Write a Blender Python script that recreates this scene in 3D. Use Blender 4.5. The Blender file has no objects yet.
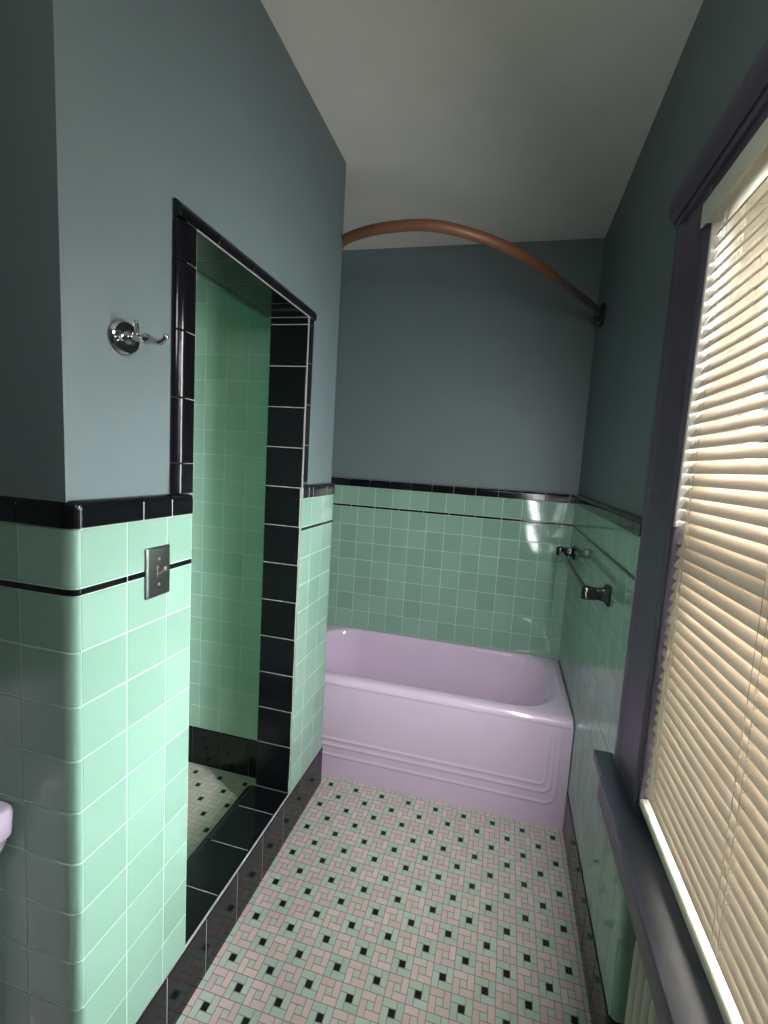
import bpy, bmesh, math, random
from mathutils import Vector, Matrix
random.seed(7)
L_WIN, L_TILT, L_YAW, L_SPREAD, L_ROOM = 18, 16, 31, 145, 12.5
PI = math.pi
scn = bpy.context.scene
COL = scn.collection

# ------------------------------------------------------------------ helpers
class MB:
    """collects polygons; build() links them as ONE mesh object"""
    def __init__(self):
        self.v, self.f, self.m = [], [], []
    def face(self, idx, mi=0):
        self.f.append(tuple(idx)); self.m.append(mi)
    def box(self, x0, x1, y0, y1, z0, z1, mi=0):
        if x0 > x1: x0, x1 = x1, x0
        if y0 > y1: y0, y1 = y1, y0
        if z0 > z1: z0, z1 = z1, z0
        b = len(self.v)
        for z in (z0, z1):
            self.v += [(x0, y0, z), (x1, y0, z), (x1, y1, z), (x0, y1, z)]
        for q in ((0, 3, 2, 1), (4, 5, 6, 7), (0, 1, 5, 4), (1, 2, 6, 5), (2, 3, 7, 6), (3, 0, 4, 7)):
            self.face([b + i for i in q], mi)
    def rbox(self, x0, x1, y0, y1, z0, z1, r=.003, seg=2, mi=0):
        bm = bmesh.new()
        bmesh.ops.create_cube(bm, size=1)
        for v in bm.verts:
            v.co = ((x0 + x1) / 2 + v.co.x * abs(x1 - x0), (y0 + y1) / 2 + v.co.y * abs(y1 - y0), (z0 + z1) / 2 + v.co.z * abs(z1 - z0))
        bmesh.ops.bevel(bm, geom=bm.edges[:], offset=r, segments=seg, affect='EDGES', profile=.5)
        self.addbm(bm, mi)
    def addbm(self, bm, mi=0, M=None):
        b = len(self.v)
        bm.verts.index_update()
        for v in bm.verts:
            self.v.append(tuple(M @ v.co) if M else tuple(v.co))
        for f in bm.faces:
            self.face([b + v.index for v in f.verts], mi)
        bm.free()
    def rings(self, rings, closed=True, cap0=True, cap1=True, mi=0):
        b = len(self.v); n = len(rings[0])
        for r in rings: self.v += [tuple(p) for p in r]
        for i in range(len(rings) - 1):
            for j in range(n if closed else n - 1):
                k = (j + 1) % n
                self.face([b + i * n + j, b + i * n + k, b + (i + 1) * n + k, b + (i + 1) * n + j], mi)
        if cap0: self.face([b + j for j in reversed(range(n))], mi)
        if cap1: self.face([b + (len(rings) - 1) * n + j for j in range(n)], mi)
    def tube(self, pts, rad, n=16, mi=0, cap=True):
        pts = [Vector(p) for p in pts]
        rad = rad if isinstance(rad, (list, tuple)) else [rad] * len(pts)
        up = Vector((0, 0, 1)); rs = []
        for i, p in enumerate(pts):
            d = (pts[min(i + 1, len(pts) - 1)] - pts[max(i - 1, 0)]).normalized()
            u = up if abs(d.dot(up)) < .95 else Vector((1, 0, 0))
            a = d.cross(u).normalized(); c = a.cross(d)
            rs.append([p + rad[i] * (math.cos(2 * PI * k / n) * a + math.sin(2 * PI * k / n) * c) for k in range(n)])
        self.rings(rs, True, cap, cap, mi)
    def lathe(self, prof, fmap, n=32, mi=0):
        """prof: list of (r, h); fmap(a, b, h) gives a point"""
        self.rings([[fmap(r * math.cos(2 * PI * k / n), r * math.sin(2 * PI * k / n), h) for k in range(n)] for r, h in prof], True, True, True, mi)
    def extrude(self, poly, fmap, ts, mi=0):
        self.rings([[fmap(a, b, t) for a, b in poly] for t in ts], True, True, True, mi)
    def build(self, name, mats, parent=None, smooth=35):
        me = bpy.data.meshes.new(name)
        me.from_pydata([tuple(p) for p in self.v], [], self.f)
        mats = mats if isinstance(mats, (list, tuple)) else [mats]
        for m in mats: me.materials.append(m)
        for p, mi in zip(me.polygons, self.m): p.material_index = mi
        bm = bmesh.new(); bm.from_mesh(me)
        bmesh.ops.recalc_face_normals(bm, faces=bm.faces)
        bm.to_mesh(me); bm.free()
        if smooth:
            for p in me.polygons: p.use_smooth = True
            me.set_sharp_from_angle(angle=math.radians(smooth))
        o = bpy.data.objects.new(name, me); COL.objects.link(o)
        if parent is not None: o.parent = parent
        if 'tile' in name or name.startswith('trim') or name.startswith('baseboard'):
            w = o.modifiers.new('weighted', 'WEIGHTED_NORMAL'); w.keep_sharp = True; w.weight = 90
        return o

def tag(o, label=None, cat=None, kind=None, group=None):
    if label: o['label'] = label
    if cat: o['category'] = cat
    if kind: o['kind'] = kind
    if group: o['group'] = group
    return o

def empty(name, loc=(0, 0, 0)):
    o = bpy.data.objects.new(name, None); o.empty_display_size = .05; COL.objects.link(o)
    o.location = loc
    return o

def place(o, parent):
    """parent keeping world coordinates (parents here are never rotated)"""
    o.parent = parent
    o.location = -Vector(parent.location)
    return o

def lin(c):
    return tuple(((x / 255) / 12.92 if x / 255 <= .04045 else ((x / 255 + .055) / 1.055) ** 2.4) for x in c) + (1,)

# ------------------------------------------------------------------ materials
class NT:
    def __init__(self, name):
        self.mat = bpy.data.materials.new(name); self.mat.use_nodes = True
        self.t = self.mat.node_tree; self.t.nodes.clear()
        self.out = self.n('ShaderNodeOutputMaterial')
    def n(self, ty, **kw):
        x = self.t.nodes.new(ty)
        for k, v in kw.items(): setattr(x, k, v)
        return x
    def link(self, a, b): self.t.links.new(a, b)
    def put(self, sock, val):
        if isinstance(val, S): self.link(val.s, sock)
        elif hasattr(val, 'is_output'): self.link(val, sock)
        else: sock.default_value = val
    def math(self, op, a, b=None, c=None):
        m = self.n('ShaderNodeMath', operation=op)
        for i, q in enumerate((a, b, c)):
            if q is not None: self.put(m.inputs[i], q)
        return S(self, m.outputs[0])
    def mix(self, f, a, b):
        m = self.n('ShaderNodeMix', data_type='RGBA')
        self.put(m.inputs[0], f); self.put(m.inputs[6], a); self.put(m.inputs[7], b)
        return m.outputs[2]
    def noise(self, scale, detail=2, vec=None, rough=.5):
        m = self.n('ShaderNodeTexNoise'); m.inputs['Scale'].default_value = scale
        m.inputs['Detail'].default_value = detail; m.inputs['Roughness'].default_value = rough
        if vec is None: vec = self.n('ShaderNodeTexCoord').outputs['Object']
        self.link(vec, m.inputs['Vector'])
        return S(self, m.outputs[0])
    def bump(self, h, strength=.2, dist=.002, normal=None):
        m = self.n('ShaderNodeBump'); m.inputs['Strength'].default_value = strength
        m.inputs['Distance'].default_value = dist
        self.put(m.inputs['Height'], h)
        if normal is not None: self.link(normal, m.inputs['Normal'])
        return m.outputs[0]
    def bsdf(self, color, rough=.5, metal=0, spec=.5, normal=None, coat=0):
        b = self.n('ShaderNodeBsdfPrincipled')
        self.put(b.inputs['Base Color'], color); self.put(b.inputs['Roughness'], rough)
        b.inputs['Metallic'].default_value = metal
        b.inputs['Specular IOR Level'].default_value = spec
        b.inputs['Coat Weight'].default_value = coat
        if coat: b.inputs['Coat Roughness'].default_value = .05
        if normal is not None: self.link(normal, b.inputs['Normal'])
        return b.outputs[0]
    def done(self, shader):
        self.link(shader, self.out.inputs[0]); return self.mat

class S:
    def __init__(self, nt, s): self.nt, self.s = nt, s
    def __add__(self, o): return self.nt.math('ADD', self, o)
    def __sub__(self, o): return self.nt.math('SUBTRACT', self, o)
    def __rsub__(self, o): return self.nt.math('SUBTRACT', o, self)
    def __mul__(self, o): return self.nt.math('MULTIPLY', self, o)
    def min(self, o): return self.nt.math('MINIMUM', self, o)
    def max(self, o): return self.nt.math('MAXIMUM', self, o)
    def floor(self): return self.nt.math('FLOOR', self)
    def gt(self, o): return self.nt.math('GREATER_THAN', self, o)
    def lt(self, o): return self.nt.math('LESS_THAN', self, o)
    def mod(self, o): return self.nt.math('FLOORED_MODULO', self, o)

def simple(name, rgb, rough=.5, metal=0, spec=.5, nscale=None, nstr=.1, ndist=.002, var=0, coat=0):
    t = NT(name)
    col = lin(rgb); nrm = None
    if var:
        a = lin([max(0, c * (1 - var)) for c in rgb]); b = lin([min(255, c * (1 + var)) for c in rgb])
        col = t.mix(t.noise(6, 4).s, a, b)
    if nscale: nrm = t.bump(t.noise(nscale, 4), nstr, ndist)
    return t.done(t.bsdf(col, rough, metal, spec, nrm, coat))

def glazed(name, rgb, rgb2, rough=.07, wav=.16, spec=.5):
    """glazed ceramic: every tile a hair different, slightly wavy glaze"""
    t = NT(name)
    r = t.n('ShaderNodeNewGeometry').outputs['Random Per Island']
    col = t.mix(r, lin(rgb), lin(rgb2))
    nrm = t.bump(t.noise(9, 1), wav, .004)
    nrm = t.bump(t.noise(160, 2), .03, .001, nrm)
    return t.done(t.bsdf(col, rough, 0, spec, nrm))

def mosaic(name, fx, fy, b, pink1, pink2, green1, green2, centre, black, grout):
    """pinwheel mosaic: blocks of four 1x2 bricks round a 1x1 square, pink and green by turns"""
    t = NT(name)
    sep = t.n('ShaderNodeSeparateXYZ'); t.link(t.n('ShaderNodeTexCoord').outputs['Object'], sep.inputs[0])
    X = (S(t, sep.outputs[0]) - fx) * (1 / b) + .5; Y = (S(t, sep.outputs[1]) - fy) * (1 / b) + .5
    i, j = X.floor(), Y.floor()
    a, c = (X - i) * 3, (Y - j) * 3
    def inside(a0, a1, c0, c1):
        return (a - a0).min(a1 - a).min((c - c0).min(c1 - c))
    boxes = [inside(0, 2, 2, 3), inside(2, 3, 1, 3), inside(1, 3, 0, 1), inside(0, 1, 0, 2)]
    ctr = inside(1, 2, 1, 2)
    d = ctr
    for q in boxes: d = d.max(q)
    ident = ctr.gt(0) * .13
    for k, q in enumerate(boxes): ident = ident + q.gt(0) * (.21 * (k + 1))
    comb = t.n('ShaderNodeCombineXYZ')
    t.put(comb.inputs[0], i); t.put(comb.inputs[1], j); t.put(comb.inputs[2], ident)
    wn = t.n('ShaderNodeTexWhiteNoise', noise_dimensions='3D'); t.link(comb.outputs[0], wn.inputs['Vector'])
    rnd = wn.outputs['Value']
    par = (i + j).mod(2).lt(.5)                         # 1 = green block with the black centre
    pink = t.mix(rnd, lin(pink1), lin(pink2)); green = t.mix(rnd, lin(green1), lin(green2))
    col = t.mix(par.s, pink, green)
    ccol = t.mix(par.s, lin(centre), lin(black))
    col = t.mix(ctr.gt(0).s, col, ccol)
    dirt = t.noise(3.5, 5)
    col = t.mix((d.lt(.055)).s, col, lin(grout))
    m = t.n('ShaderNodeMix', data_type='RGBA', blend_type='MULTIPLY'); m.inputs[0].default_value = .35
    t.link(col, m.inputs[6])
    ramp = t.mix(dirt.s, (.72, .72, .72, 1), (1, 1, 1, 1)); t.link(ramp, m.inputs[7])
    h = d.min(.09) * 11
    nrm = t.bump(h, .35, .0012)
    rough = t.math('MULTIPLY_ADD', d.lt(.055), .4, .34)
    return t.done(t.bsdf(m.outputs[2], rough, 0, .4, nrm))

def slat_mat():
    t = NT('slat_vinyl')
    d = t.bsdf(lin((214, 198, 183)), .45, 0, .4)
    tr = t.n('ShaderNodeBsdfTranslucent'); tr.inputs[0].default_value = lin((232, 218, 190))
    mx = t.n('ShaderNodeMixShader'); mx.inputs[0].default_value = .05
    t.link(d, mx.inputs[1]); t.link(tr.outputs[0], mx.inputs[2])
    return t.done(mx.outputs[0])

def glass_mat():
    t = NT('window_glass')
    a = t.n('ShaderNodeBsdfTransparent'); a.inputs[0].default_value = (.93, .95, .94, 1)
    g = t.n('ShaderNodeBsdfGlossy'); g.inputs['Roughness'].default_value = .02
    fr = t.n('ShaderNodeFresnel'); fr.inputs[0].default_value = 1.45
    mx = t.n('ShaderNodeMixShader'); t.link(fr.outputs[0], mx.inputs[0])
    t.link(a.outputs[0], mx.inputs[1]); t.link(g.outputs[0], mx.inputs[2])
    return t.done(mx.outputs[0])

PAINT = simple('slate_teal_paint', (104, 119, 120), .5, 0, .4, 45, .12, .002, .03)
CEIL = simple('ceiling_paint', (226, 224, 216), .7, 0, .3, 30, .25, .004, .03)
GREEN = glazed('mint_glazed_tile', (127, 161, 144), (138, 172, 155))
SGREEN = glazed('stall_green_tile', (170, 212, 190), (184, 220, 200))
BLACK = glazed('black_glazed_tile', (13, 14, 17), (22, 23, 27), .13, .2, .36)
GROUT = simple('pale_grout', (178, 206, 186), .8)
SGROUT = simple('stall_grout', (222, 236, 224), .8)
BGROUT = simple('black_tile_grout', (160, 158, 153), .8)
LAV = simple('lavender_enamel', (216, 194, 216), .13, 0, .5, 8, .03, .003, .02, .3)
FLOORM = mosaic('pinwheel_mosaic', .3124, .5846, .0646, (200, 178, 172), (214, 194, 188), (172, 190, 174), (186, 200, 188), (186, 194, 180), (14, 24, 20), (142, 132, 126))
SFLOORM = mosaic('stall_mosaic', -.431, 1.05, .0660, (196, 184, 170), (206, 194, 182), (178, 188, 172), (188, 196, 182), (190, 186, 172), (16, 26, 22), (168, 160, 150))
WOODP = simple('dark_plum_paint', (80, 72, 88), .38, 0, .5, 60, .2, .002, .12)
SILLP = simple('black_gloss_paint', (46, 50, 60), .36, 0, .5, 38, .10, .004, .1)
VINYL = simple('white_vinyl', (225, 224, 218), .35)
BLINDRAIL = simple('cream_rail', (228, 222, 206), .4)
SLAT = slat_mat(); GLASS = glass_mat()
CORD = simple('blind_cord', (196, 186, 164), .8)
CHROME = simple('polished_chrome', (205, 205, 205), .1, 1, .5)
STEEL = simple('brushed_plate', (122, 128, 124), .34, 1, .5, 200, .05, .001)
BRONZE = simple('rod_bronze', (126, 84, 60), .42, .1, .5, 40, .05, .001, .08)
RODGREY = simple('rod_inner', (120, 108, 104), .35, .5, .5)
DARKMETAL = simple('dark_flange', (34, 34, 38), .4, .2)
TOWELC = simple('black_green_ceramic', (20, 26, 25), .1, 0, .5)
RADP = simple('radiator_paint', (196, 192, 178), .45, 0, .5, 60, .15, .002, .05)
CAULK = simple('caulk', (190, 205, 194), .7)
CHIP = simple('bare_plaster', (214, 212, 204), .8)
GROUND = simple('outdoor_ground', (120, 118, 108), .9, var=.1)
SIDING = simple('pale_siding', (168, 164, 156), .8, var=.06)

# ------------------------------------------------------------------ tile makers
def tiles(mb, fmap, cells, mi=0, gap=.0021, inset=.0022, th=.004, jit=.0011):
    """each tile a closed pillow: back, rim, raised face; fmap(u, v, d), d outward"""
    for u0, u1, v0, v1 in cells:
        a0, a1, b0, b1 = u0 + gap / 2, u1 - gap / 2, v0 + gap / 2, v1 - gap / 2
        if a1 - a0 < .004 or b1 - b0 < .003: continue
        ins = min(inset, (a1 - a0) / 4, (b1 - b0) / 4)
        ju, jv = random.uniform(-jit, jit), random.uniform(-jit, jit)
        um, vm = (a0 + a1) / 2, (b0 + b1) / 2
        def D(u, v, d): return fmap(u, v, d + (u - um) * ju * 2 + (v - vm) * jv * 2)
        b = len(mb.v)
        R0 = [(a0, b0), (a1, b0), (a1, b1), (a0, b1)]
        R1 = [(a0 + ins, b0 + ins), (a1 - ins, b0 + ins), (a1 - ins, b1 - ins), (a0 + ins, b1 - ins)]
        rings = [[fmap(u, v, -th) for u, v in R0], [D(u, v, -.0014) for u, v in R0],
                 [D(u + (um - u) * ins * .35 / abs(u - um), v + (vm - v) * ins * .35 / abs(v - vm), -.0003) for u, v in R0],
                 [D(u, v, 0) for u, v in R1]]
        mb.rings(rings, True, True, True, mi)

def grid(u0, u1, v0, v1, us, vs):
    U = [u0] + [u for u in sorted(us) if u0 + .004 < u < u1 - .004] + [u1]
    V = [v0] + [v for v in sorted(vs) if v0 + .004 < v < v1 - .004] + [v1]
    return [(U[i], U[i + 1], V[j], V[j + 1]) for i in range(len(U) - 1) for j in range(len(V) - 1)]

def lines(start, step, lo, hi):
    k = math.ceil((lo - start) / step); r = []
    while start + k * step < hi:
        r.append(start + k * step); k += 1
    return r

def backing(mb, fmap, u0, u1, v0, v1, mi, d0=-.009, d1=-.0010):
    mb.rings([[fmap(u, v, d) for u, v in ((u0, v0), (u1, v0), (u1, v1), (u0, v1))] for d in (d0, d1)], True, True, True, mi)

Z_BASE, Z_L0, Z_L1, Z_CB, Z_CT, H = .1875, 1.286, 1.300, 1.414, 1.466, 2.828
ROWS = [Z_L0 - .11 * k for k in range(0, 11)]
T, C0, W, WT = .1, 0, 1.155, 1.137
YB, YT, YC = 1.228, 1.276, 1.955          # partition end, tub front, back-wall paint
YCT = YC - .020                            # back-wall tile face
XS = -1.2                                  # side wall of the room, left
XA = -.37                                  # left end of the tub alcove
YR = -1.9

def xp(x0):   return lambda u, v, d: (x0 + d, u, v)          # faces +x ; u = y, v = z
def xm(x0):   return lambda u, v, d: (x0 - d, u, v)          # faces -x
def yp(y0):   return lambda u, v, d: (u, y0 + d, v)          # faces +y ; u = x
def ym(y0):   return lambda u, v, d: (u, y0 - d, v)          # faces -y
def zp(z0):   return lambda u, v, d: (u, v, z0 + d)          # faces +z ; u = x, v = y
def zm(z0):   return lambda u, v, d: (u, v, z0 - d)

CAP = [(-.0175, Z_CB + .001), (.0022, Z_CB + .001), (.0035, Z_CB + .004), (.0035, Z_CT - .018), (.0022, Z_CT - .010), (-.0010, Z_CT - .004), (-.0055, Z_CT - .0008), (-.0175, Z_CT)]
LINER = [(-.010, Z_L0 + .001), (.0004, Z_L0 + .001), (.0014, Z_L0 + .0035), (.0014, Z_L1 - .0035), (.0004, Z_L1 - .001), (-.010, Z_L1 - .001)]
BASE = [(-.012, .001), (.0035, .001), (.0042, .004), (.0042, Z_BASE - .006), (.0030, Z_BASE - .002), (.0005, Z_BASE - .0008), (-.012, Z_BASE - .0008)]

def run(mb, prof, fmap, cuts, gap=.003, mi=0):
    """a row of trim tiles with the profile (d, z) between the cuts along u"""
    for a, b in zip(cuts[:-1], cuts[1:]):
        if b - a < .006: continue
        e = .0012
        def sc(t): return [(d, z) for d, z in prof]
        rs = []
        for t, s in ((a + gap / 2, .0012), (a + gap / 2 + e, 0), (b - gap / 2 - e, 0), (b - gap / 2, .0012)):
            rs.append([fmap(t, z, d - (s if d > -.006 else 0)) for d, z in prof])
        mb.rings(rs, True, True, True, mi)

def corner_path():
    """plan of the bullnose corner: return wall (faces -y) round to the partition (faces +x)"""
    P = [(-.129, 0, 0, -1), (-.030, 0, 0, -1)]
    for k in range(1, 9):
        t = k / 8 * PI / 2
        x = -.030 + .030 * math.sin(t); y = .013 - .013 * math.cos(t)
        nx, ny = math.sin(t) / .030, -math.cos(t) / .013
        l = math.hypot(nx, ny); P.append((x, y, nx / l, ny / l))
    return P
def corner(mb, prof, mi=0, x0=-.129):
    P = corner_path(); P[0] = (x0,) + P[0][1:]
    P.append((0, .0145, 1, 0))
    mb.rings([[(x + nx * d, y + ny * d, z) for d, z in prof] for x, y, nx, ny in P], True, True, True, mi)

# ================================================================== SETTING
# ---- floor, ceiling
m = MB(); m.box(XS, 1.30, YR, 2.05, -.06, 0)
floor = tag(m.build('floor', FLOORM, smooth=0), 'pink and pale green pinwheel mosaic floor with small black squares', 'floor', 'structure')
m = MB(); m.box(XS - .1, 1.42, YR - .1, 2.06, H, H + .08)
tag(m.build('ceiling', CEIL, smooth=0), 'plain grey painted ceiling above the whole bathroom', 'ceiling', 'structure')

# ---- partition on the left with the shower opening, and the return facing the camera
O0, O1, OZ = .3095, .9077, 2.090
TH = .16                                   # partition thickness
m = MB()
PX = -.018
# the old plaster corner leans a little: its top stands proud of its foot
YN0, YN1, XN1 = .003, -.010, -.024
m.rings([[(XS, YN0, Z_CB), (PX, YN0, Z_CB), (PX, O0 - .008, Z_CB), (-TH + .006, O0 - .008, Z_CB), (-TH + .006, .1, Z_CB), (XS, .1, Z_CB)],
         [(XS, YN1, H), (XN1, YN1, H), (PX, O0 - .008, H), (-TH + .006, O0 - .008, H), (-TH + .006, .1, H), (XS, .1, H)]])
m.box(-TH + .006, -.008, .008, O0 - .008, 0, Z_CB)
m.box(-TH + .006, PX, O1 + .008, YB - .002, Z_CB, H); m.box(-TH + .006, -.008, O1 + .008, YB - .008, 0, Z_CB)
m.box(-TH + .006, PX, O0 - .008, O1 + .008, OZ + .008, H)
m.box(-TH + .006, -.008, O0 - .008, O1 + .008, 0, Z_BASE - .008)
m.box(XS, -TH + .006, .008, .100, 0, Z_CB)     # the return wall
wall_left = tag(m.build('wall_left', PAINT, smooth=0), 'slate teal partition wall with the tiled shower opening', 'wall', 'structure')

UY = [.118 + .11 * k for k in range(-1, 12)]
m = MB()
f = xp(0)
for (a, b) in ((.0145, O0), (O1, YB - .012)):
    tiles(m, f, grid(a, b, Z_BASE, Z_L0, UY, ROWS))
    tiles(m, f, grid(a, b, Z_L1, Z_CB, UY, []))
    backing(m, f, a, b, .02, Z_CB, 1)
# return wall tiles
g = ym(0)
UX = [-.130 - .11 * k for k in range(0, 10)]
tiles(m, g, grid(XS, -.130, Z_BASE, Z_L0, UX, ROWS)); tiles(m, g, grid(XS, -.130, Z_L1, Z_CB, UX, []))
backing(m, g, XS, -.03, .02, Z_CB, 1)
# bullnose corner tiles, one per row
zr = sorted(ROWS)
for z0, z1 in [(a, b) for a, b in zip(zr[:-1], zr[1:])] + [(Z_L1, Z_CB)]:
    a, b = z0 + .0012, z1 - .0012
    corner(m, [(-.009, a), (-.0014, a), (0, a + .0016), (0, b - .0016), (-.0014, b), (-.009, b)])
P = corner_path()
m.rings([[(x - nx * .0016, y - ny * .0016, z) for z in (.02, Z_CB)] + [(x - nx * .009, y - ny * .009, z) for z in (Z_CB, .02)] for x, y, nx, ny in P], True, True, True, 1)
# far end of the partition
e = yp(YB)
tiles(m, e, grid(XA, -.012, Z_BASE, Z_L0, [-.012 - .11 * k for k in range(1, 5)], ROWS)); tiles(m, e, grid(XA, -.012, Z_L1, Z_CB, [-.012 - .11 * k for k in range(1, 5)], []))
backing(m, e, XA, -.004, .02, Z_CB, 1)
for z0, z1 in [(a, b) for a, b in zip(zr[:-1], zr[1:])] + [(Z_L1, Z_CB)]:
    a, b = z0 + .0012, z1 - .0012
    poly = [(0, YB - .0125)] + [(-.012 + .012 * math.cos(t), YB - .012 + .012 * math.sin(t)) for t in [k / 6 * PI / 2 for k in range(1, 7)]] + [(-.0125, YB - .008), (-.008, YB - .0125)]
    m.extrude(poly, lambda x, y, z: (x, y, z), (a, b))
m.build('wall_tile', [GREEN, GROUT], wall_left)

# cap, liner, base along partition and return
capcuts = [.0145, .157, .2396, O0]
m = MB()
run(m, CAP, f, capcuts); run(m, CAP, f, [O1, O1 + .054, 1.002, 1.142, YB - .002])
run(m, CAP, g, [XS] + sorted(lines(-.129, .154, XS, -.15)) + [-.129]); corner(m, CAP)
backing(m, f, .0145, O0, Z_CB, Z_CT - .012, 1, -.010, .0022); backing(m, f, O1, YB - .01, Z_CB, Z_CT - .012, 1, -.010, .0022)
backing(m, g, XS, -.09, Z_CB, Z_CT - .012, 1, -.010, .0022)
tag(m.build('trim_1', [BLACK, BGROUT]), 'black bullnose cap tiles along the partition and its corner', 'tile trim', 'structure')
m = MB()
run(m, LINER, f, [.0145, .118, .228, O0]); run(m, LINER, f, [O1, 1.0, 1.11, YB - .002])
run(m, LINER, g, [XS] + sorted(lines(-.130, .154, XS, -.15)) + [-.130]); corner(m, LINER)
tag(m.build('trim_2', BLACK), 'thin black liner strip in the partition tiling', 'tile trim', 'structure')
m = MB()
bc = [.0145] + [y for y in lines(.548, .154, .02, YB - .02)] + [YB]
run(m, BASE, f, bc)
run(m, BASE, g, [XS] + sorted(lines(-.130, .154, XS, -.15)) + [-.130]); corner(m, BASE)
backing(m, f, .02, YB, .002, Z_BASE - .006, 1, -.010, .0030); backing(m, g, XS, -.14, .002, Z_BASE - .006, 1, -.010, .0030)
tag(m.build('baseboard_left', [BLACK, BGROUT]), 'black tile baseboard along the shower partition and its curb', 'baseboard', 'structure')

# ---- black tiled surround of the shower opening
def surround_profile(w):
    """(outward distance from the opening, d)"""
    P = [(0.0022, -.016), (0.0022, .0018), (.004, .0034)]
    c = .030 if w > .05 else .022
    P += [(w - c, .0040)]
    for k in range(1, 8):
        t = k / 7 * PI / 2
        P.append((w - c + c * math.sin(t), -.016 + .020 * math.cos(t)))
    return P
def strip(mb, prof, fm, cuts, gap=.0022):
    for a, b in zip(cuts[:-1], cuts[1:]):
        if b - a < .006: continue
        rs = []
        for t, s in ((a + gap / 2, .0012), (a + gap / 2 + .0014, 0), (b - gap / 2 - .0014, 0), (b - gap / 2, .0012)):
            rs.append([fm(p, d - (s if d > -.006 else 0), t) for p, d in prof])
        mb.rings(rs, True, True, True, 0)
m = MB()
PL, PR, PT = surround_profile(.058), surround_profile(.054), surround_profile(.041)
zc = [Z_CT, 1.540, 1.694, 1.848, 2.002, 2.090]
strip(m, PL, lambda p, d, t: (d, O0 - p, t), zc)
strip(m, PR, lambda p, d, t: (d, O1 + p, t), [Z_CT, 1.475, 1.620, 1.772, 1.925, 2.064, 2.090])
strip(m, PT, lambda p, d, t: (d, t, OZ + p), [O0 - .058] + lines(.385, .154, .26, .95) + [O1 + .054])
for a, b in ((O0 - .0024, O0 + .0002), (O1 - .0002, O1 + .0024)): m.box(-.0036, .0006, a, b, Z_CT if a < .5 else Z_BASE, OZ, 1)
m.box(-.0036, .0009, O0, O1, OZ - .0002, OZ + .0024, 1)
for a, b, z0, z1 in ((O0 - .030, O0 - .002, Z_CT, OZ), (O1 + .002, O1 + .030, Z_CT, OZ), (O0 - .030, O1 + .030, OZ + .002, OZ + .020)):
    m.box(-.010, -.0005, a, b, z0, z1, 1)
# jambs and soffit
jz = [Z_BASE] + sorted([2.064 - .1525 * k for k in range(13) if 2.064 - .1525 * k > Z_BASE + .06]) + [OZ]
tiles(m, ym(O1), [(-TH, -.0036, a, b) for a, b in zip(jz[:-1], jz[1:])], 0, .0026, .003, .006)
backing(m, ym(O1), -TH + .002, -.002, Z_BASE, OZ, 1)
tiles(m, yp(O0), [(-TH, -.0036, a, b) for a, b in zip(jz[:-1], jz[1:])], 0, .0026, .003, .006)
backing(m, yp(O0), -TH + .002, -.002, Z_BASE, OZ, 1)
sy = [O0, .465, .62, .775, O1]
tiles(m, zm(OZ), [(-TH, -.0036, a, b) for a, b in zip(sy[:-1], sy[1:])], 0, .0026, .003, .006)
m.box(-TH + .002, -.002, O0, O1, OZ + .0015, OZ + .009, 1)
for a, b in zip(sy[:-1], sy[1:]):
    prof = [(-TH - .001, OZ), (-TH - .022, OZ + .001), (-TH - .040, OZ + .006), (-TH - .053, OZ + .016), (-TH - .058, OZ + .028), (-TH - .001, OZ + .028)]
    m.rings([[(x, t, z) for x, z in prof] for t in (a + .001, b - .001)], True, True, True, 0)
tag(m.build('trim_3', [BLACK, BGROUT]), 'black tile surround framing the shower opening', 'tile trim', 'structure')

# ---- curb
m = MB()
cy = [O0, .463, .629, .794, O1]
for a, b in zip(cy[:-1], cy[1:]):
    prof = [(-TH - .046, Z_BASE - .05), (-TH - .046, Z_BASE - .034), (-TH - .040, Z_BASE - .018), (-TH - .026, Z_BASE - .006), (-TH - .008, Z_BASE - .001), (-TH + .008, Z_BASE), (-.018, Z_BASE), (-.009, Z_BASE - .0008), (-.0020, Z_BASE - .0025), (-.0010, Z_BASE - .006), (-.01, Z_BASE - .012)]
    e = .0016
    m.rings([[(x, t, z - s) for x, z in prof] for t, s in ((a + .0013, .001), (a + .0013 + e, 0), (b - .0013 - e, 0), (b - .0013, .001))], True, True, True, 0)
m.box(-TH, -.002, O0, O1, .02, Z_BASE - .0016, 1)
m.box(-TH - .044, -TH, O0 + .002, O1 - .002, .05, Z_BASE - .05, 2)
m.box(-.006, .0010, O0, YB - .002, Z_BASE - .0012, Z_BASE + .0001, 1); m.box(-.006, .0016, .016, O0, Z_BASE - .0015, Z_BASE + .0010, 1)
tag(m.build('trim_4', [BLACK, BGROUT, SGREEN]), 'black tiled curb across the foot of the shower opening', 'curb', 'structure')

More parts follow.
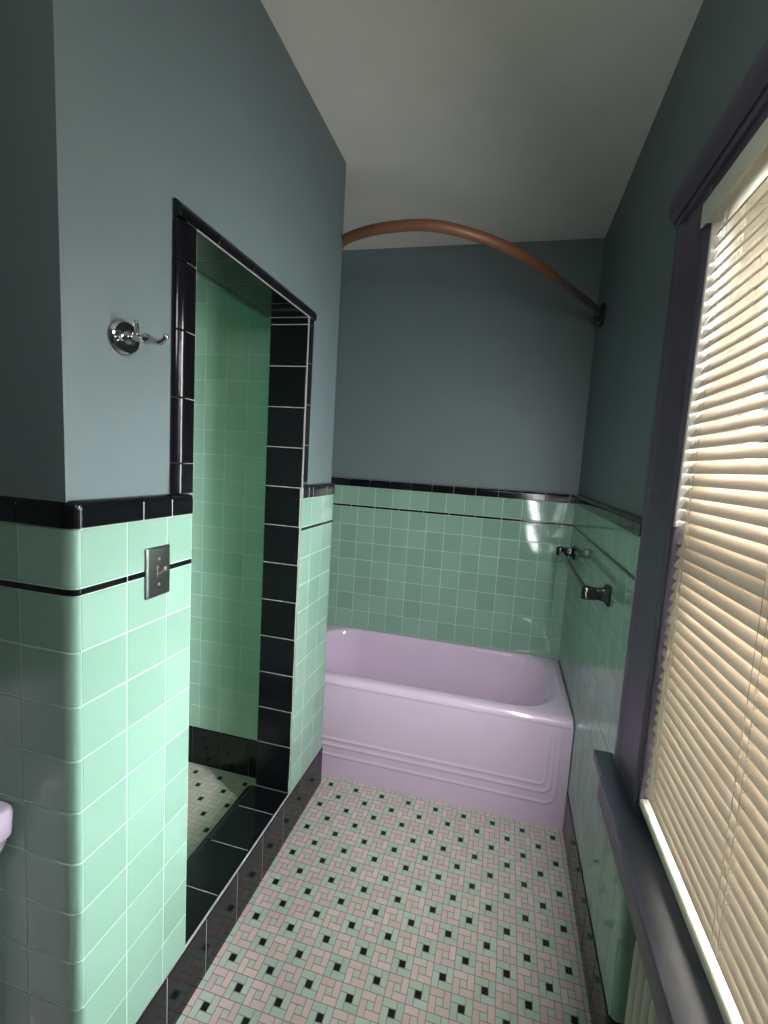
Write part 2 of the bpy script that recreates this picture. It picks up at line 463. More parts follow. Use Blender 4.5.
# ---- shower stall
SX, SY0, SY1, SZ = -1.05, .108, 1.10, .05
m = MB()
m.box(XS - .1, -TH, SY1 + .008, YB - .008, 0, H)
m.box(XS - .1, SX - .008, .1, SY1 + .05, 0, H)
m.box(SX - .05, -TH + .002, .1, SY1 + .02, 2.42, 2.48)
wall_shower = tag(m.build('wall_shower', PAINT, smooth=0), 'walls enclosing the shower stall', 'wall', 'structure')
m = MB()
sr = [.239 + .11 * k for k in range(0, 20)]; sx = [-.482 + .107 * k for k in range(-6, 4)]
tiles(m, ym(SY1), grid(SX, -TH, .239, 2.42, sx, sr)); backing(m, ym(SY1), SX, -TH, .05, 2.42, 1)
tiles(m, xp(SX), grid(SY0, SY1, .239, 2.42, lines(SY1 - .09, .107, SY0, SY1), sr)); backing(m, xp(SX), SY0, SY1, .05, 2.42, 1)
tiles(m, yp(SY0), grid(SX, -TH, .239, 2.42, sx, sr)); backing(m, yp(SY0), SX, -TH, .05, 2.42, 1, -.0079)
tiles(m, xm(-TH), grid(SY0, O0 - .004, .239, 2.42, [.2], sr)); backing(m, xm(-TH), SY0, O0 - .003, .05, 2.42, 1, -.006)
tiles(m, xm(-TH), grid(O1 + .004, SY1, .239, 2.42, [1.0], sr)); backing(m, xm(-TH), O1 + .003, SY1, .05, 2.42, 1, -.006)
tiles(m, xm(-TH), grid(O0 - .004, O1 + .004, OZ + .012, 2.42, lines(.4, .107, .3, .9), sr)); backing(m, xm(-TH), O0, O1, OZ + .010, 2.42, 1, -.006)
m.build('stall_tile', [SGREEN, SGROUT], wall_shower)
SB = [(d, .05 + z * (.189 / Z_BASE)) for d, z in BASE]
m = MB()
run(m, SB, ym(SY1), [SX] + lines(-.467, .154, SX, -TH) + [-TH]); run(m, SB, xp(SX), [SY0, .26, .41, .57, .72, .88, SY1]); run(m, SB, yp(SY0), [SX] + lines(-.467, .154, SX, -TH) + [-TH])
backing(m, ym(SY1), SX, -TH, .05, .236, 1, -.006, .001)
tag(m.build('baseboard_shower', [BLACK, BGROUT]), 'black tile base inside the shower stall', 'baseboard', 'structure')
m = MB(); m.box(SX - .01, -TH - .001, SY0 - .01, SY1 + .01, .0, .05)
tag(m.build('floor_shower', SFLOORM, smooth=0), 'pale mosaic shower floor dotted with black squares', 'floor', 'structure')

# ---- back wall and the alcove end
m = MB(); m.box(XA - .12, 1.30, YC, YC + .1, 0, H)
wall_back = tag(m.build('wall_back', PAINT, smooth=0), 'dark slate wall behind the bathtub', 'wall', 'structure')
m = MB(); h = ym(YCT)
bx = [-.02 + .11 * k - .11 * 6 for k in range(0, 20)]
tiles(m, h, grid(XA, WT, .40, Z_L0, bx, ROWS)); tiles(m, h, grid(XA, WT, Z_L1, Z_CB, bx, []))
backing(m, h, XA - .01, WT + .01, .02, Z_CB, 1, -.02)
m.build('wall_tile', [GREEN, GROUT], wall_back)
m = MB()
run(m, [(d * 1.7, z) for d, z in CAP], h, [XA] + lines(-.06, .13, XA, WT) + [WT]); backing(m, h, XA, WT, Z_CB, Z_CT - .003, 1, -.02, -.001)
m.build('cap_tile', [BLACK, BGROUT], wall_back)
m = MB(); run(m, LINER, h, [XA] + lines(-.02, .154, XA, WT) + [WT]); m.build('liner_tile', BLACK, wall_back)
m = MB(); m.box(XA - .12, XA - .008, YB - .008, YC, 0, H)
wall_alcove = tag(m.build('wall_alcove', PAINT, smooth=0), 'slate wall at the hidden end of the tub alcove', 'wall', 'structure')
m = MB(); k_ = xp(XA)
tiles(m, k_, grid(YB, YCT, .40, Z_L0, lines(1.3, .11, YB, YCT), ROWS)); tiles(m, k_, grid(YB, YCT, Z_L1, Z_CB, lines(1.3, .11, YB, YCT), []))
backing(m, k_, YB, YCT, .02, Z_CB, 1)
m.build('wall_tile', [GREEN, GROUT], wall_alcove)

# ---- right wall with the window and the radiator recess
WY0, WY1, WZ0, WZ1 = -.30, .480, .736, 2.172
RY0, RY1, RZ = -.30, .465, .70
m = MB()
m.box(W, 1.30, WY1, YC + .1, RZ, H); m.box(W, 1.30, RY1 + .008, YC + .1, 0, RZ)
m.box(W, 1.30, YR, WY0, RZ, H); m.box(W, 1.30, YR, RY0 - .008, 0, RZ)
m.box(W, 1.30, WY0, WY1, WZ1, H)
m.box(1.27, 1.30, RY0 - .008, RY1 + .008, 0, RZ)
m.box(W + .01, 1.30, WY0, WY1, RZ, WZ0 - .002)
wall_right = tag(m.build('wall_right', PAINT, smooth=0), 'slate wall on the right around the window', 'wall', 'structure')
m = MB(); r_ = xm(WT)
CASO = .676
ry = lines(CASO - .02, .11, .3, YCT)
tiles(m, r_, grid(CASO + .004, YCT, Z_BASE, Z_L0, ry, ROWS)); tiles(m, r_, grid(CASO + .004, YCT, Z_L1, Z_CB, ry, []))
backing(m, r_, CASO, YCT + .01, .02, Z_CB, 1, -.019)
tiles(m, r_, grid(RY1 + .022, CASO + .004, Z_BASE, .735, ry, ROWS)); backing(m, r_, RY1 + .012, CASO, .02, .74, 1, -.019)
tiles(m, r_, grid(YR, RY0 - .02, Z_BASE, .735, lines(RY0 - .02, .11, YR, RY0), ROWS)); backing(m, r_, YR, RY0 - .012, .02, .74, 1, -.019)
tiles(m, r_, grid(YR, WY0 - .2, .735, Z_CB, lines(RY0 - .02, .11, YR, RY0), ROWS)); backing(m, r_, YR, WY0 - .19, .74, Z_CB, 1, -.019)
# bullnose edge of the recess, one tile per row, and the recess side
zz = [Z_BASE] + [z for z in zr if Z_BASE + .01 < z < .72] + [.735]
for a, b in zip(zz[:-1], zz[1:]):
    R = .020
    for s, yy in ((1, RY1), (-1, RY0)):
        poly = [(WT, yy + s * (R + .002))] + [(WT + R - R * math.cos(t), yy + s * (R - R * math.sin(t))) for t in [q / 7 * PI / 2 for q in range(0, 8)]] + [(WT + .07, yy), (WT + .07, yy + s * .007), (WT + .018, yy + s * (R + .002))]
        m.extrude(poly, lambda x, y, z: (x, y, z), (a + .0012, b - .0012))
tiles(m, ym(RY1), grid(WT + .072, 1.27, Z_BASE, .70, [1.24], ROWS)); backing(m, ym(RY1), WT + .03, 1.27, .02, .70, 1, -.008)
tiles(m, yp(RY0), grid(WT + .072, 1.27, Z_BASE, .70, [1.24], ROWS)); backing(m, yp(RY0), WT + .03, 1.27, .02, .70, 1, -.008)
tiles(m, xm(1.262), grid(RY0, RY1, Z_BASE, .70, lines(-.6, .11, RY0, RY1), ROWS)); backing(m, xm(1.262), RY0, RY1, .02, .70, 1)
m.build('wall_tile', [GREEN, GROUT], wall_right)
m = MB(); RC = [(d + (.010 if d > 0 else 0), z) for d, z in CAP]
RC = [(-.018, Z_CB + .001)] + [(d * 1.4, z) for d, z in CAP[1:-1]] + [(-.018, Z_CT)]
run(m, RC, r_, [CASO + .002] + lines(.75, .154, CASO, YCT) + [YCT], .0015); m.build('cap_tile', BLACK, wall_right)
m = MB(); run(m, LINER, r_, [CASO + .004] + lines(.75, .154, CASO, YCT) + [YCT]); m.build('liner_tile', BLACK, wall_right)
m = MB()
run(m, BASE, r_, [RY1 + .02] + lines(.62, .154, RY1 + .03, YT - .01) + [YT + .02])
poly = [(WT - .004, RY1 + .0205)] + [(WT - .004 + .026 * (1 - math.cos(t)), RY1 - .002 + .0225 * (1 - math.sin(t))) for t in [q / 7 * PI / 2 for q in range(0, 8)]] + [(1.27, RY1 - .002), (1.27, RY1 + .006), (WT + .018, RY1 + .0205)]
m.extrude(poly, lambda x, y, z: (x, y, z), (.001, Z_BASE - .001))
run(m, BASE, xm(1.262), [RY0] + lines(RY0 + .1, .154, RY0 + .02, RY1) + [RY1])
tag(m.build('baseboard_right', BLACK), 'black tile baseboard below the right wall tiling', 'baseboard', 'structure')
m = MB(); m.rbox(WT - .0035, WT + .012, CASO - .001, CASO + .005, .757, Z_CB, .001, 1); m.build('caulk_line', CAULK, wall_right)

# ---- the rest of the room behind the camera
m = MB(); m.box(XS - .1, 1.42, YR - .1, YR, 0, H)
tag(m.build('wall_rear', PAINT, smooth=0), 'slate wall behind the viewpoint', 'wall', 'structure')
m = MB(); m.box(XS - .1, XS, YR, .1, 0, H)
tag(m.build('wall_side', PAINT, smooth=0), 'slate side wall left of the sink', 'wall', 'structure')

# ---- window_1 : casing, stool, reveals, sash, pane
win = tag(empty('window_1', (W, 0, WZ0)), 'tall window with dark plum casing and black stool', 'window', 'structure')
def casing_profile(w):
    return [(0, -.022), (0, .014), (.004, .018), (.014, .020), (.020, .016), (.030, .016), (w - .045, .017), (w - .036, .021), (w - .024, .025), (w - .010, .024), (w, .018), (w, -.022)]
CX = W - .0                                  # casing sits on the paint plane
m = MB(); wC = CASO - WY1
m.extrude(casing_profile(wC), lambda p, d, t: (W - d, WY1 + p, t), (.757, 2.235)); place(m.build('casing', WOODP), win)
m = MB(); m.extrude(casing_profile(wC), lambda p, d, t: (W - d, WY0 - p, t), (.757, 2.235)); place(m.build('casing', WOODP), win)
m = MB(); m.rbox(W - .019, W + .02, WY0, WY1, WZ1 - .004, 2.235, .002)
m.rbox(W - .027, W + .02, WY0 - wC, CASO, 2.215, 2.237, .004)
hp = [(0, 2.237), (.030, 2.237), (.036, 2.246), (.042, 2.262), (.044, 2.280), (.044, 2.292), (0, 2.292)]
m.extrude(hp, lambda d, z, t: (W - d, t, z), (WY0 - wC - .012, CASO + .012)); place(m.build('head_casing', WOODP), win)
m = MB()
m.rbox(1.085, 1.27, WY0 - wC - .035, .712, .728, .757, .004, 2)
m.rbox(1.078, 1.255, WY0 - wC + .1, .592, .696, .7575, .004, 2)
m.rbox(1.10, 1.17, RY0 - .01, .592, .700, .74, .003, 1)
place(m.build('stool', SILLP), win)
m = MB()
for y0, y1 in ((WY1 - .002, WY1 + .01), (WY0 - .01, WY0 + .002)): m.box(W - .005, 1.30, y0, y1, .755, WZ1)
m.box(W - .005, 1.30, WY0, WY1, WZ1 - .006, WZ1 + .006); place(m.build('jamb', VINYL, smooth=0), win)
m = MB()
for s, yy in ((1, WY1 - .0025), (-1, WY0 + .0025)):
    m.rbox(W - .012, W + .006, yy - s * .010, yy, 1.470, 2.136, .0015, 1)
place(m.build('track', VINYL), win)
m = MB()
for s, yy in ((1, WY1 - .0025), (-1, WY0 + .0025)): m.rbox(W - .012, W + .030, yy - s * .006, yy, .757, 1.470, .0015, 1)
place(m.build('stop', WOODP), win)
ZM = 1.44
for nm, x0, z0, z1 in (('lower_sash', 1.205, .757, ZM + .02), ('upper_sash', 1.243, ZM - .02, WZ1 - .006)):
    m = MB(); st = .045
    m.rbox(x0, x0 + .035, WY0 + .003, WY0 + st, z0, z1, .004); m.rbox(x0, x0 + .035, WY1 - st, WY1 - .003, z0, z1, .004)
    m.rbox(x0, x0 + .035, WY0 + st, WY1 - st, z0, z0 + .055, .004); m.rbox(x0, x0 + .035, WY0 + st, WY1 - st, z1 - .042, z1, .004)
    so = place(m.build(nm, VINYL), win)
    m = MB(); m.box(x0 + .015, x0 + .019, WY0 + st, WY1 - st, z0 + .05, z1 - .04)
    po = m.build('pane', GLASS, so, smooth=0)

# ================================================================== THINGS
# ---- venetian blind
bl = empty('venetian_blind', (W + .0, (WY0 + WY1) / 2, .79))
tag(bl, 'cream horizontal slat blind lowered over the whole window', 'blind')
BY0, BY1 = WY0 + .016, WY1 - .008
BX = W + .006
m = MB(); m.rbox(W - .030, W + .016, BY0 + .002, BY1 + .004, 2.128, 2.166, .004)
m.rbox(W - .033, W - .028, BY0, BY1 + .006, 2.120, 2.169, .002)
place(m.build('headrail', BLINDRAIL), bl)
ZS0, ZS1, NS = .835, 2.112, 49
pitch = (ZS1 - ZS0) / (NS - 1)
ANG = math.radians(56)
m = MB()
for k in range(NS):
    z = ZS0 + k * pitch
    n = 6; w = .0325; ring_pts = []
    an = ANG + random.uniform(-.03, .03)
    # across the slat, crowned; inner (room) edge low, outer edge high
    top, bot = [], []
    for q in range(n + 1):
        s = (q / n - .5) * w
        cr = .0030 * (1 - (2 * q / n - 1) ** 2)
        nx, nz = -math.sin(an), math.cos(an)     # normal towards the room and up
        x = BX + s * math.cos(an) + nx * cr; zc_ = z + s * math.sin(an) + nz * cr
        top.append((x, zc_)); bot.append((x - nx * .0006, zc_ - nz * .0006))
    poly = top + bot[::-1]
    e = random.uniform(-.0015, .0015)
    m.extrude(poly, lambda a, b, t: (a, t, b), (BY0 + .004 + e, BY0 + .010 + e, BY1 - .010 + e, BY1 - .004 + e))
place(m.build('slats', SLAT, smooth=50), bl)
m = MB(); m.rbox(BX - .019, BX + .015, BY0 + .004, BY1 - .004, .784, .806, .006, 3)
place(m.build('bottom_rail', BLINDRAIL), bl)
for yy in (BY1 - .060, (BY0 + BY1) / 2, BY0 + .060):
    m = MB()
    for dx in (-.0155, .0155):
        m.tube([(BX + dx, yy - .009, .80), (BX + dx, yy - .009, 2.13)], .0006, 5)
        m.tube([(BX + dx, yy + .009, .80), (BX + dx, yy + .009, 2.13)], .0006, 5)
    for k in range(NS):
        z = ZS0 + k * pitch - .003
        m.tube([(BX - .0155, yy - .009, z - .012), (BX + .0155, yy - .009, z + .012)], .0004, 4)
    place(m.build('ladder_cord', CORD), bl)

# ---- bathtub
TX0, TX1, TY0, TY1, TZ = XA, WT - .003, YT, YCT - .003, .515
def rrect(x0, x1, y0, y1, r, z, n=10):
    P = []
    for cx, cy, a0 in ((x1 - r, y1 - r, 0), (x0 + r, y1 - r, 90), (x0 + r, y0 + r, 180), (x1 - r, y0 + r, 270)):
        for k in range(n + 1):
            t = math.radians(a0 + 90 * k / n)
            P.append((cx + r * math.cos(t), cy + r * math.sin(t), z))
    return P
m = MB()
IX0, IX1, IY0, IY1, IR = TX0 + .10, 1.098, TY0 + .058, TY1 - .030, .215
rings = [rrect(TX0, TX1, TY0 + .004, TY1, .006, .02), rrect(TX0, TX1, TY0 + .004, TY1, .006, TZ - .040)]
for k in range(0, 7):
    t = k / 6 * PI / 2
    rings.append(rrect(TX0 + .002 * (1 - math.cos(t)), TX1 - .003 * (1 - math.cos(t)), TY0 + .032 * (1 - math.cos(t)), TY1 - .004 * (1 - math.cos(t)), .006 + .01 * k / 6, TZ - .036 + .036 * math.sin(t)))
rings.append(rrect(IX0 - .006, IX1 + .006, IY0 - .010, IY1 + .006, IR + .006, TZ + .0005))
for dz, ins in ((.001, .0), (.006, .006), (.018, .011), (.05, .017), (.12, .026), (.22, .040), (.31, .060)):
    s = ins
    rings.append(rrect(IX0 + s * 1.2, IX1 - s * 3.6, IY0 + s * 1.15, IY1 - s * .9, max(.12, IR - s * .8), TZ - dz))
rings.append(rrect(IX0 + .11, IX1 - .26, IY0 + .10, IY1 - .085, .12, TZ - .345))
rings.append(rrect(IX0 + .16, IX1 - .32, IY0 + .15, IY1 - .13, .10, TZ - .352))
m.rings(rings, True, True, True)
tub = tag(m.build('bathtub', LAV, smooth=60), 'lavender enamelled built-in bathtub at the end of the room', 'bathtub')
# apron: pressed panel with three stepped ridges
m = MB()
nx, nz = 260, 110
def rsd(x, z, x0, x1, z0, r):
    cx, hx = (x0 + x1) / 2, (x1 - x0) / 2
    qx = abs(x - cx) - hx + r; qz = (z0 - z) + r
    return math.hypot(max(qx, 0), max(qz, 0)) + min(max(qx, qz), 0) - r
rows = []
for j in range(nz + 1):
    z = .001 + (TZ - .030) * j / nz
    row = []
    for i in range(nx + 1):
        x = TX0 + (TX1 - TX0) * i / nx
        hgt = 0
        for (xr, zr_, rr) in ((1.040, .200, .03), (1.062, .166, .04), (1.085, .116, .05)):
            d = rsd(x, z, TX0 + (TX1 - xr), xr, zr_, rr)
            hgt += .0065 * math.exp(-(d / .0055) ** 2)
        fade = min(1, max(0, (TZ - .045 - z) / .06))
        row.append((x, TY0 + .004 - hgt * fade * .75 - .001, z))
    rows.append(row)
b0 = len(m.v)
for r in rows: m.v += r
for j in range(nz):
    for i in range(nx):
        a = b0 + j * (nx + 1) + i
        m.face([a, a + 1, a + nx + 2, a + nx + 1])
# closed back so the panel has thickness
b1 = len(m.v)
m.v += [(TX0, TY0 + .016, .001), (TX1, TY0 + .016, .001), (TX1, TY0 + .016, TZ - .03), (TX0, TY0 + .016, TZ - .03)]
m.face([b1 + q for q in (3, 2, 1, 0)])
bot = [b0 + i for i in range(nx + 1)]; topl = [b0 + nz * (nx + 1) + i for i in range(nx + 1)]
lef = [b0 + j * (nx + 1) for j in range(nz + 1)]; rig = [b0 + j * (nx + 1) + nx for j in range(nz + 1)]
m.face([b1] + [b1 + 1] + bot[::-1]); m.face([b1 + 3] + topl + [b1 + 2])
m.face([b1] + lef + [b1 + 3]); m.face([b1 + 1, b1 + 2] + rig[::-1])
m.build('apron', LAV, tub, smooth=60)

# ---- curved shower curtain rod
def catmull(P, n=14):
    P = [Vector(p) for p in P]; Q = []
    for i in range(len(P) - 1):
        a, b, c, d = P[max(i - 1, 0)], P[i], P[i + 1], P[min(i + 2, len(P) - 1)]
        for k in range(n):
            t = k / n
            Q.append(.5 * ((2 * b) + (c - a) * t + (2 * a - 5 * b + 4 * c - d) * t * t + (3 * b - a - 3 * c + d) * t ** 3))
    return Q + [P[-1]]
rp = [(-.345, 1.80, 2.565), (-.20, 1.52, 2.548), (-.09, 1.345, 2.533), (-.008, 1.232, 2.522), (.18, 1.120, 2.498), (.397, 1.070, 2.473), (.58, 1.122, 2.450), (.736, 1.227, 2.428), (.84, 1.345, 2.413)]
rq = [(.84, 1.345, 2.413), (.964, 1.50, 2.395), (1.07, 1.645, 2.383), (1.143, 1.755, 2.374)]
rod = tag(empty('shower_curtain_rod', (.39, 1.07, 2.47)), 'bowed brown shower curtain rod spanning above the bathtub', 'curtain rod')
full = catmull(rp + rq[1:])
cut = (len(rp) - 1) * 14
m = MB(); m.tube(full[:cut + 6], .0205, 20); place(m.build('outer_tube', BRONZE), rod)
m = MB(); m.tube(full[cut + 2:], .0178, 20); place(m.build('inner_tube', RODGREY), rod)
m = MB()
fl = lambda a, b, h: (W - h, 1.765 + a, 2.372 + b)
m.lathe([(.056, -.0), (.058, .005), (.056, .012), (.040, .020), (.029, .027), (.026, .042)], fl)
place(m.build('flange', DARKMETAL), rod)
m = MB(); fl2 = lambda a, b, h: (XA - .008 + h, 1.82 + a, 2.566 + b)
m.lathe([(.040, 0), (.042, .004), (.040, .010), (.030, .016), (.024, .022), (.022, .040)], fl2)
place(m.build('flange', DARKMETAL), rod)
m = MB(); m.lathe([(.0035, .010), (.005, .013), (.004, .016), (.001, .017)], lambda a, b, h: (W - h - .004, 1.745 + a, 2.326 + b), 12)
place(m.build('screw', CHROME), rod)

# ---- towel bar on the right wall
tb = tag(empty('towel_bar', (WT, 1.35, 1.17)), 'black ceramic towel bar on the green tiled right wall', 'towel bar')
for yy in (.957, 1.757):
    m = MB()
    def sq(hy, hz, x, r): return [(x, yy + a, 1.170 + b) for a, b, _ in rrect(-hy, hy, -hz, hz, r, 0, 4)]
    m.rings([sq(.030, .034, WT + .001, .004), sq(.030, .034, WT - .007, .004), sq(.026, .030, WT - .012, .006), sq(.018, .022, WT - .020, .006), sq(.0165, .020, WT - .034, .006), sq(.0175, .021, WT - .052, .007), sq(.019, .023, WT - .066, .008), sq(.019, .023, WT - .086, .008), sq(.016, .020, WT - .092, .007)])
    place(m.build('post', TOWELC), tb)
m = MB()
m.rings([[(WT - .074 + a, t, 1.170 + b) for a, b, _ in rrect(-.0105, .0105, -.0105, .0105, .004, 0, 4)] for t in (.958, 1.756)])
place(m.build('bar', TOWELC), tb)

# ---- chrome robe hook
hk = tag(empty('robe_hook', (-.008, .1245, 1.790)), 'chrome robe hook with round escutcheon on the partition', 'hook')
hm = lambda a, b, h: (PX + h, .1245 + a, 1.790 + b)
m = MB(); m.lathe([(.034, 0), (.0355, .003), (.0345, .006), (.031, .009), (.0295, .0105), (.022, .0100), (.013, .0125), (.0095, .018), (.0085, .020)], hm, 40); place(m.build('escutcheon', CHROME), hk)
m = MB()
hp_ = [(-.005, .1245, 1.790), (.020, .1245, 1.7895), (.033, .1245, 1.7885), (.043, .1245, 1.787), (.055, .1245, 1.7835), (.066, .1245, 1.7815), (.076, .1245, 1.784), (.083, .1245, 1.790)]
m.tube(catmull(hp_, 6), [.0075 + (0 if i < 12 else 0) - .0030 * max(0, (i - 16) / 26) + .0035 * math.exp(-((i - 15) / 3.2) ** 2) - .0020 * math.exp(-((i - 8) / 3) ** 2) for i in range(43)], 18)
place(m.build('hook_arm', CHROME), hk)
m = MB(); bm = bmesh.new(); bmesh.ops.create_uvsphere(bm, u_segments=16, v_segments=10, radius=.0062)
m.addbm(bm, 0, Matrix.Translation((.083, .1245, 1.7915))); place(m.build('tip', CHROME), hk)
m = MB(); m.tube(catmull([(.010, .1245, 1.793), (.018, .120, 1.802), (.025, .113, 1.811), (.028, .107, 1.817)], 5), [.006 - .0022 * i / 15 for i in range(16)], 14); place(m.build('upper_arm', CHROME), hk)

# ---- switch plate
sp = tag(empty('switch_plate', (.001, .1965, 1.292)), 'grey metal light switch plate set over the black liner', 'light switch')
m = MB()
def pl(h, ins): return [(h, .1965 + a, 1.292 + b) for a, b, _ in rrect(-.035 + ins, .035 - ins, -.0575 + ins, .0575 - ins, .002, 0, 3)]
m.rings([pl(-.002, 0), pl(.004, 0), pl(.0062, .003), pl(.0066, .005)])
place(m.build('plate', STEEL), sp)
m = MB(); m.rbox(.0055, .0082, .1965 - .0075, .1965 + .0075, 1.292 - .0145, 1.292 + .0145, .0012); place(m.build('collar', STEEL), sp)
m = MB(); m.rings([[(.007 + q * .016, .1965 + a * (1 - .25 * q), 1.292 + .009 * q + b * (1 - .3 * q)) for a, b, _ in rrect(-.005, .005, -.006, .006, .002, 0, 3)] for q in (0, .5, .9, 1)]); place(m.build('toggle', simple('toggle_grey', (150, 138, 136), .35)), sp)
for dz in (-.030, .030):
    m = MB(); m.lathe([(.0036, .004), (.0036, .0070), (.0028, .0080), (.0008, .0084)], lambda a, b, h: (h, .1965 + a, 1.292 + dz + b), 14); place(m.build('screw', simple('screw_bright', (200, 200, 196), .3, 1)), sp)

# ---- lavender sink hung on the return wall
sk_x0, sk_x1, sk_y0, sk_z = -.70, -.149, -.445, .834
m = MB()
R_ = lambda x0, x1, y0, y1, r, z: rrect(x0, x1, y0, y1, r, z, 8)
rg = [R_(sk_x0 + .09, sk_x1 - .09, sk_y0 + .09, -.001, .05, sk_z - .21), R_(sk_x0 + .06, sk_x1 - .065, sk_y0 + .06, -.001, .05, sk_z - .17), R_(sk_x0 + .035, sk_x1 - .034, sk_y0 + .035, -.001, .03, sk_z - .125), R_(sk_x0 + .022, sk_x1 - .019, sk_y0 + .022, -.001, .018, sk_z - .088), R_(sk_x0 + .020, sk_x1 - .016, sk_y0 + .020, -.001, .016, sk_z - .076),
      R_(sk_x0 + .006, sk_x1 - .008, sk_y0 + .006, -.001, .018, sk_z - .066), R_(sk_x0, sk_x1 - .001, sk_y0, -.001, .016, sk_z - .056), R_(sk_x0, sk_x1, sk_y0, -.001, .014, sk_z - .012), R_(sk_x0 + .004, sk_x1 - .004, sk_y0 + .004, -.002, .013, sk_z - .003), R_(sk_x0 + .010, sk_x1 - .010, sk_y0 + .010, -.003, .012, sk_z),
      R_(sk_x0 + .07, sk_x1 - .07, sk_y0 + .055, -.115, .06, sk_z - .003), R_(sk_x0 + .08, sk_x1 - .08, sk_y0 + .065, -.125, .06, sk_z - .015), R_(sk_x0 + .11, sk_x1 - .11, sk_y0 + .09, -.15, .06, sk_z - .10), R_(sk_x0 + .17, sk_x1 - .17, sk_y0 + .14, -.19, .04, sk_z - .135)]
m.rings(rg)
sink = tag(m.build('sink', LAV, smooth=50), 'lavender pedestal sink standing against the return wall', 'sink')
m = MB(); cx_ = (sk_x0 + sk_x1) / 2
m.rings([R_(cx_ - a, cx_ + a, -.20 - b, -.20 + b, min(a, b) * .6, z) for a, b, z in ((.13, .12, .001), (.13, .12, .03), (.10, .09, .07), (.085, .075, .30), (.095, .085, .55), (.12, .10, .64))])
m.build('pedestal', LAV, sink)

# ---- radiator in the recess below the window
rad = tag(empty('radiator', (1.21, 0, 0)), 'cream column radiator in the recess under the window stool', 'radiator')
RP = .0412; rx0, rx1, rz1 = 1.162, 1.256, .478
for k in range(17):
    yc = .438 - k * RP
    m = MB()
    # two columns joined at top and foot, rounded crown
    for xx in (rx0 + .026, rx1 - .026):
        P = [(xx, yc, .055), (xx, yc, .12), (xx, yc, rz1 - .06)]
        m.rings([[(x + .026 * math.cos(a) * s, yc + .0165 * math.sin(a) * s, z) for a in [2 * PI * q / 14 for q in range(14)]] for x, z, s in [(xx, .02, .6), (xx, .04, .95), (xx, .09, 1), (xx, rz1 - .07, 1), (xx, rz1 - .035, .97), (xx, rz1 - .014, .82), (xx, rz1 - .003, .45)]])
    for z in (.085, rz1 - .055):
        m.rings([[(x, yc + .014 * math.cos(a), z + .030 * math.sin(a)) for a in [2 * PI * q / 12 for q in range(12)]] for x in (rx0 + .02, rx1 - .02)])
        m.rings([[((rx0 + rx1) / 2 + .022 * math.cos(a), y, z + .022 * math.sin(a)) for a in [2 * PI * q / 12 for q in range(12)]] for y in (yc - RP / 2, yc + RP / 2)])
    if k in (0, 16):
        for xx in (rx0 + .026, rx1 - .026): m.rings([[(xx + r * math.cos(a), yc + r * math.sin(a), z) for a in [2 * PI * q / 12 for q in range(12)]] for r, z in ((.018, 0), (.014, .01), (.014, .04))])
    place(m.build('section', RADP), rad)

# ================================================================== outside
m = MB(); m.box(1.6, 30, -14, 14, -3.2, -3.0)
tag(m.build('ground', GROUND, smooth=0), 'ground outside the window', 'ground', 'structure')

# ================================================================== light
wd = bpy.data.worlds.new('overcast_sky'); scn.world = wd; wd.use_nodes = True
nt = wd.node_tree; nt.nodes.clear()
out = nt.nodes.new('ShaderNodeOutputWorld'); bg = nt.nodes.new('ShaderNodeBackground')
tc = nt.nodes.new('ShaderNodeTexCoord'); sp_ = nt.nodes.new('ShaderNodeSeparateXYZ'); rmp = nt.nodes.new('ShaderNodeValToRGB')
nt.links.new(tc.outputs['Generated'], sp_.inputs[0]); nt.links.new(sp_.outputs[2], rmp.inputs[0])
rmp.color_ramp.elements[0].position = 0; rmp.color_ramp.elements[0].color = (.62, .66, .70, 1)
rmp.color_ramp.elements[1].position = .8; rmp.color_ramp.elements[1].color = (.92, .97, 1.0, 1)
nt.links.new(rmp.outputs[0], bg.inputs[0]); bg.inputs[1].default_value = 105.0
nt.links.new(bg.outputs[0], out.inputs[0])

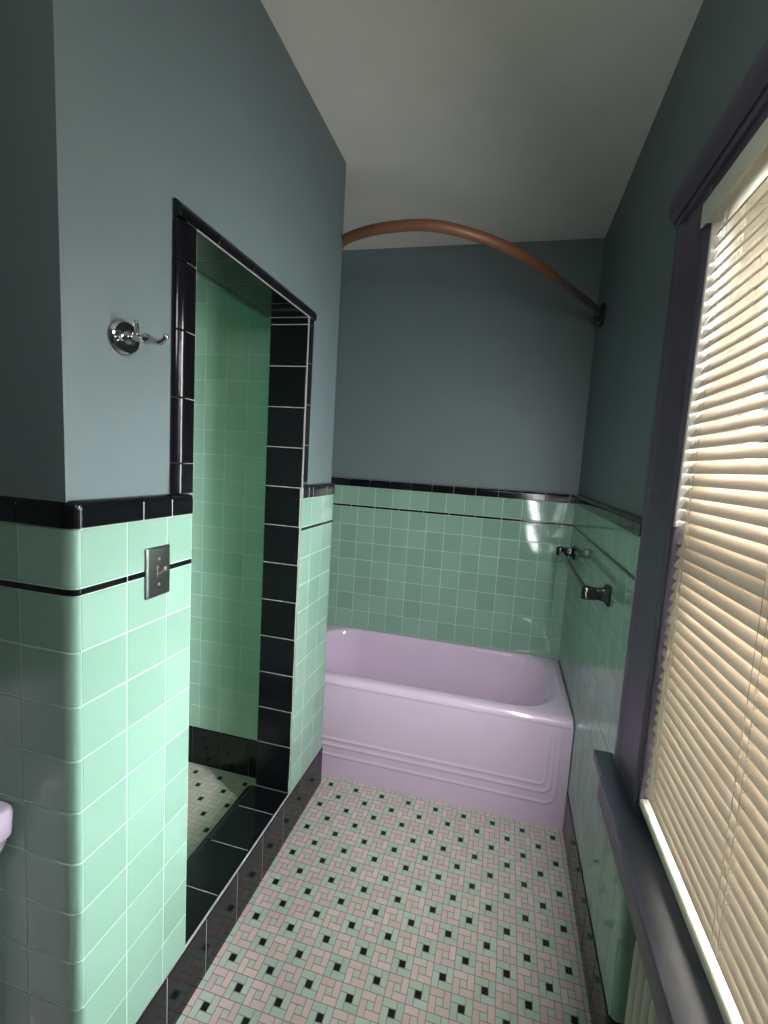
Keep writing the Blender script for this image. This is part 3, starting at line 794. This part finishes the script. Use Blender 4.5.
# added lamps just inside the blind, standing in for daylight, aimed slightly down
NL = 5
for k in range(NL):
    al = bpy.data.lights.new('window_fill', 'AREA'); al.shape = 'RECTANGLE'
    al.size = .13; al.size_y = 1.30 / NL
    al.energy = L_WIN / NL; al.color = (.97, .985, 1.0); al.spread = math.radians(L_SPREAD)
    lo = bpy.data.objects.new('window_fill', al); COL.objects.link(lo)
    tilt = math.radians(L_TILT)
    yw = math.radians(L_YAW)
    zax = Vector((math.cos(tilt) * math.cos(yw), -math.cos(tilt) * math.sin(yw), math.sin(tilt)))       # a lamp shines along -z
    xax = Vector((0, 0, 1)).cross(zax).normalized(); yax = zax.cross(xax)
    LM = Matrix.Identity(4)
    for i in range(3): LM[i][0], LM[i][1], LM[i][2] = xax[i], yax[i], zax[i]
    LM[0][3], LM[1][3], LM[2][3] = W - .118, WY1 - .12, .84 + 1.28 * (k + .5) / NL
    lo.matrix_world = LM
# unseen fill lamp added above the viewpoint to lift the room's overall light
pl_ = bpy.data.lights.new('room_fill', 'POINT'); pl_.energy = L_ROOM; pl_.shadow_soft_size = .14; pl_.color = (1, .97, .93)
po_ = bpy.data.objects.new('room_fill', pl_); COL.objects.link(po_); po_.location = (.76, -.60, 2.12)

# ================================================================== camera
r = Vector((0.9717842793591167, 0.22675769505101967, 0.06493275079365661))
u = Vector((-0.08550815897262497, 0.08211698579041193, 0.9929477103019119))
f_ = Vector((-0.2198264523199941, 0.9704832550744222, -0.09918962889616688))
cam = bpy.data.cameras.new('camera'); co = bpy.data.objects.new('camera', cam); COL.objects.link(co)
M = Matrix.Identity(4)
for i in range(3):
    M[i][0], M[i][1], M[i][2] = r[i], u[i], -f_[i]
M[0][3], M[1][3], M[2][3] = .76417, -.62797, 1.57316
co.matrix_world = M
cam.sensor_fit = 'HORIZONTAL'; cam.sensor_width = 36
cam.lens = 434.271 * 36 / 768
cam.shift_x = -23.02 / 768; cam.shift_y = -4.588 / 768
cam.clip_start = .02
scn.camera = co
vs = scn.view_settings
scn.display_settings.display_device = 'sRGB'
vs.view_transform = 'Standard'; vs.look = 'None'; vs.gamma = 1; vs.use_curve_mapping = False
vs.exposure = 0.0
scn.cycles.use_denoising = True
scn.cycles.max_bounces = 12; scn.cycles.diffuse_bounces = 6; scn.cycles.glossy_bounces = 5
scn.cycles.transparent_max_bounces = 12; scn.cycles.transmission_bounces = 8
scn.cycles.caustics_reflective = False; scn.cycles.caustics_refractive = False
scn.cycles.sample_clamp_indirect = 8
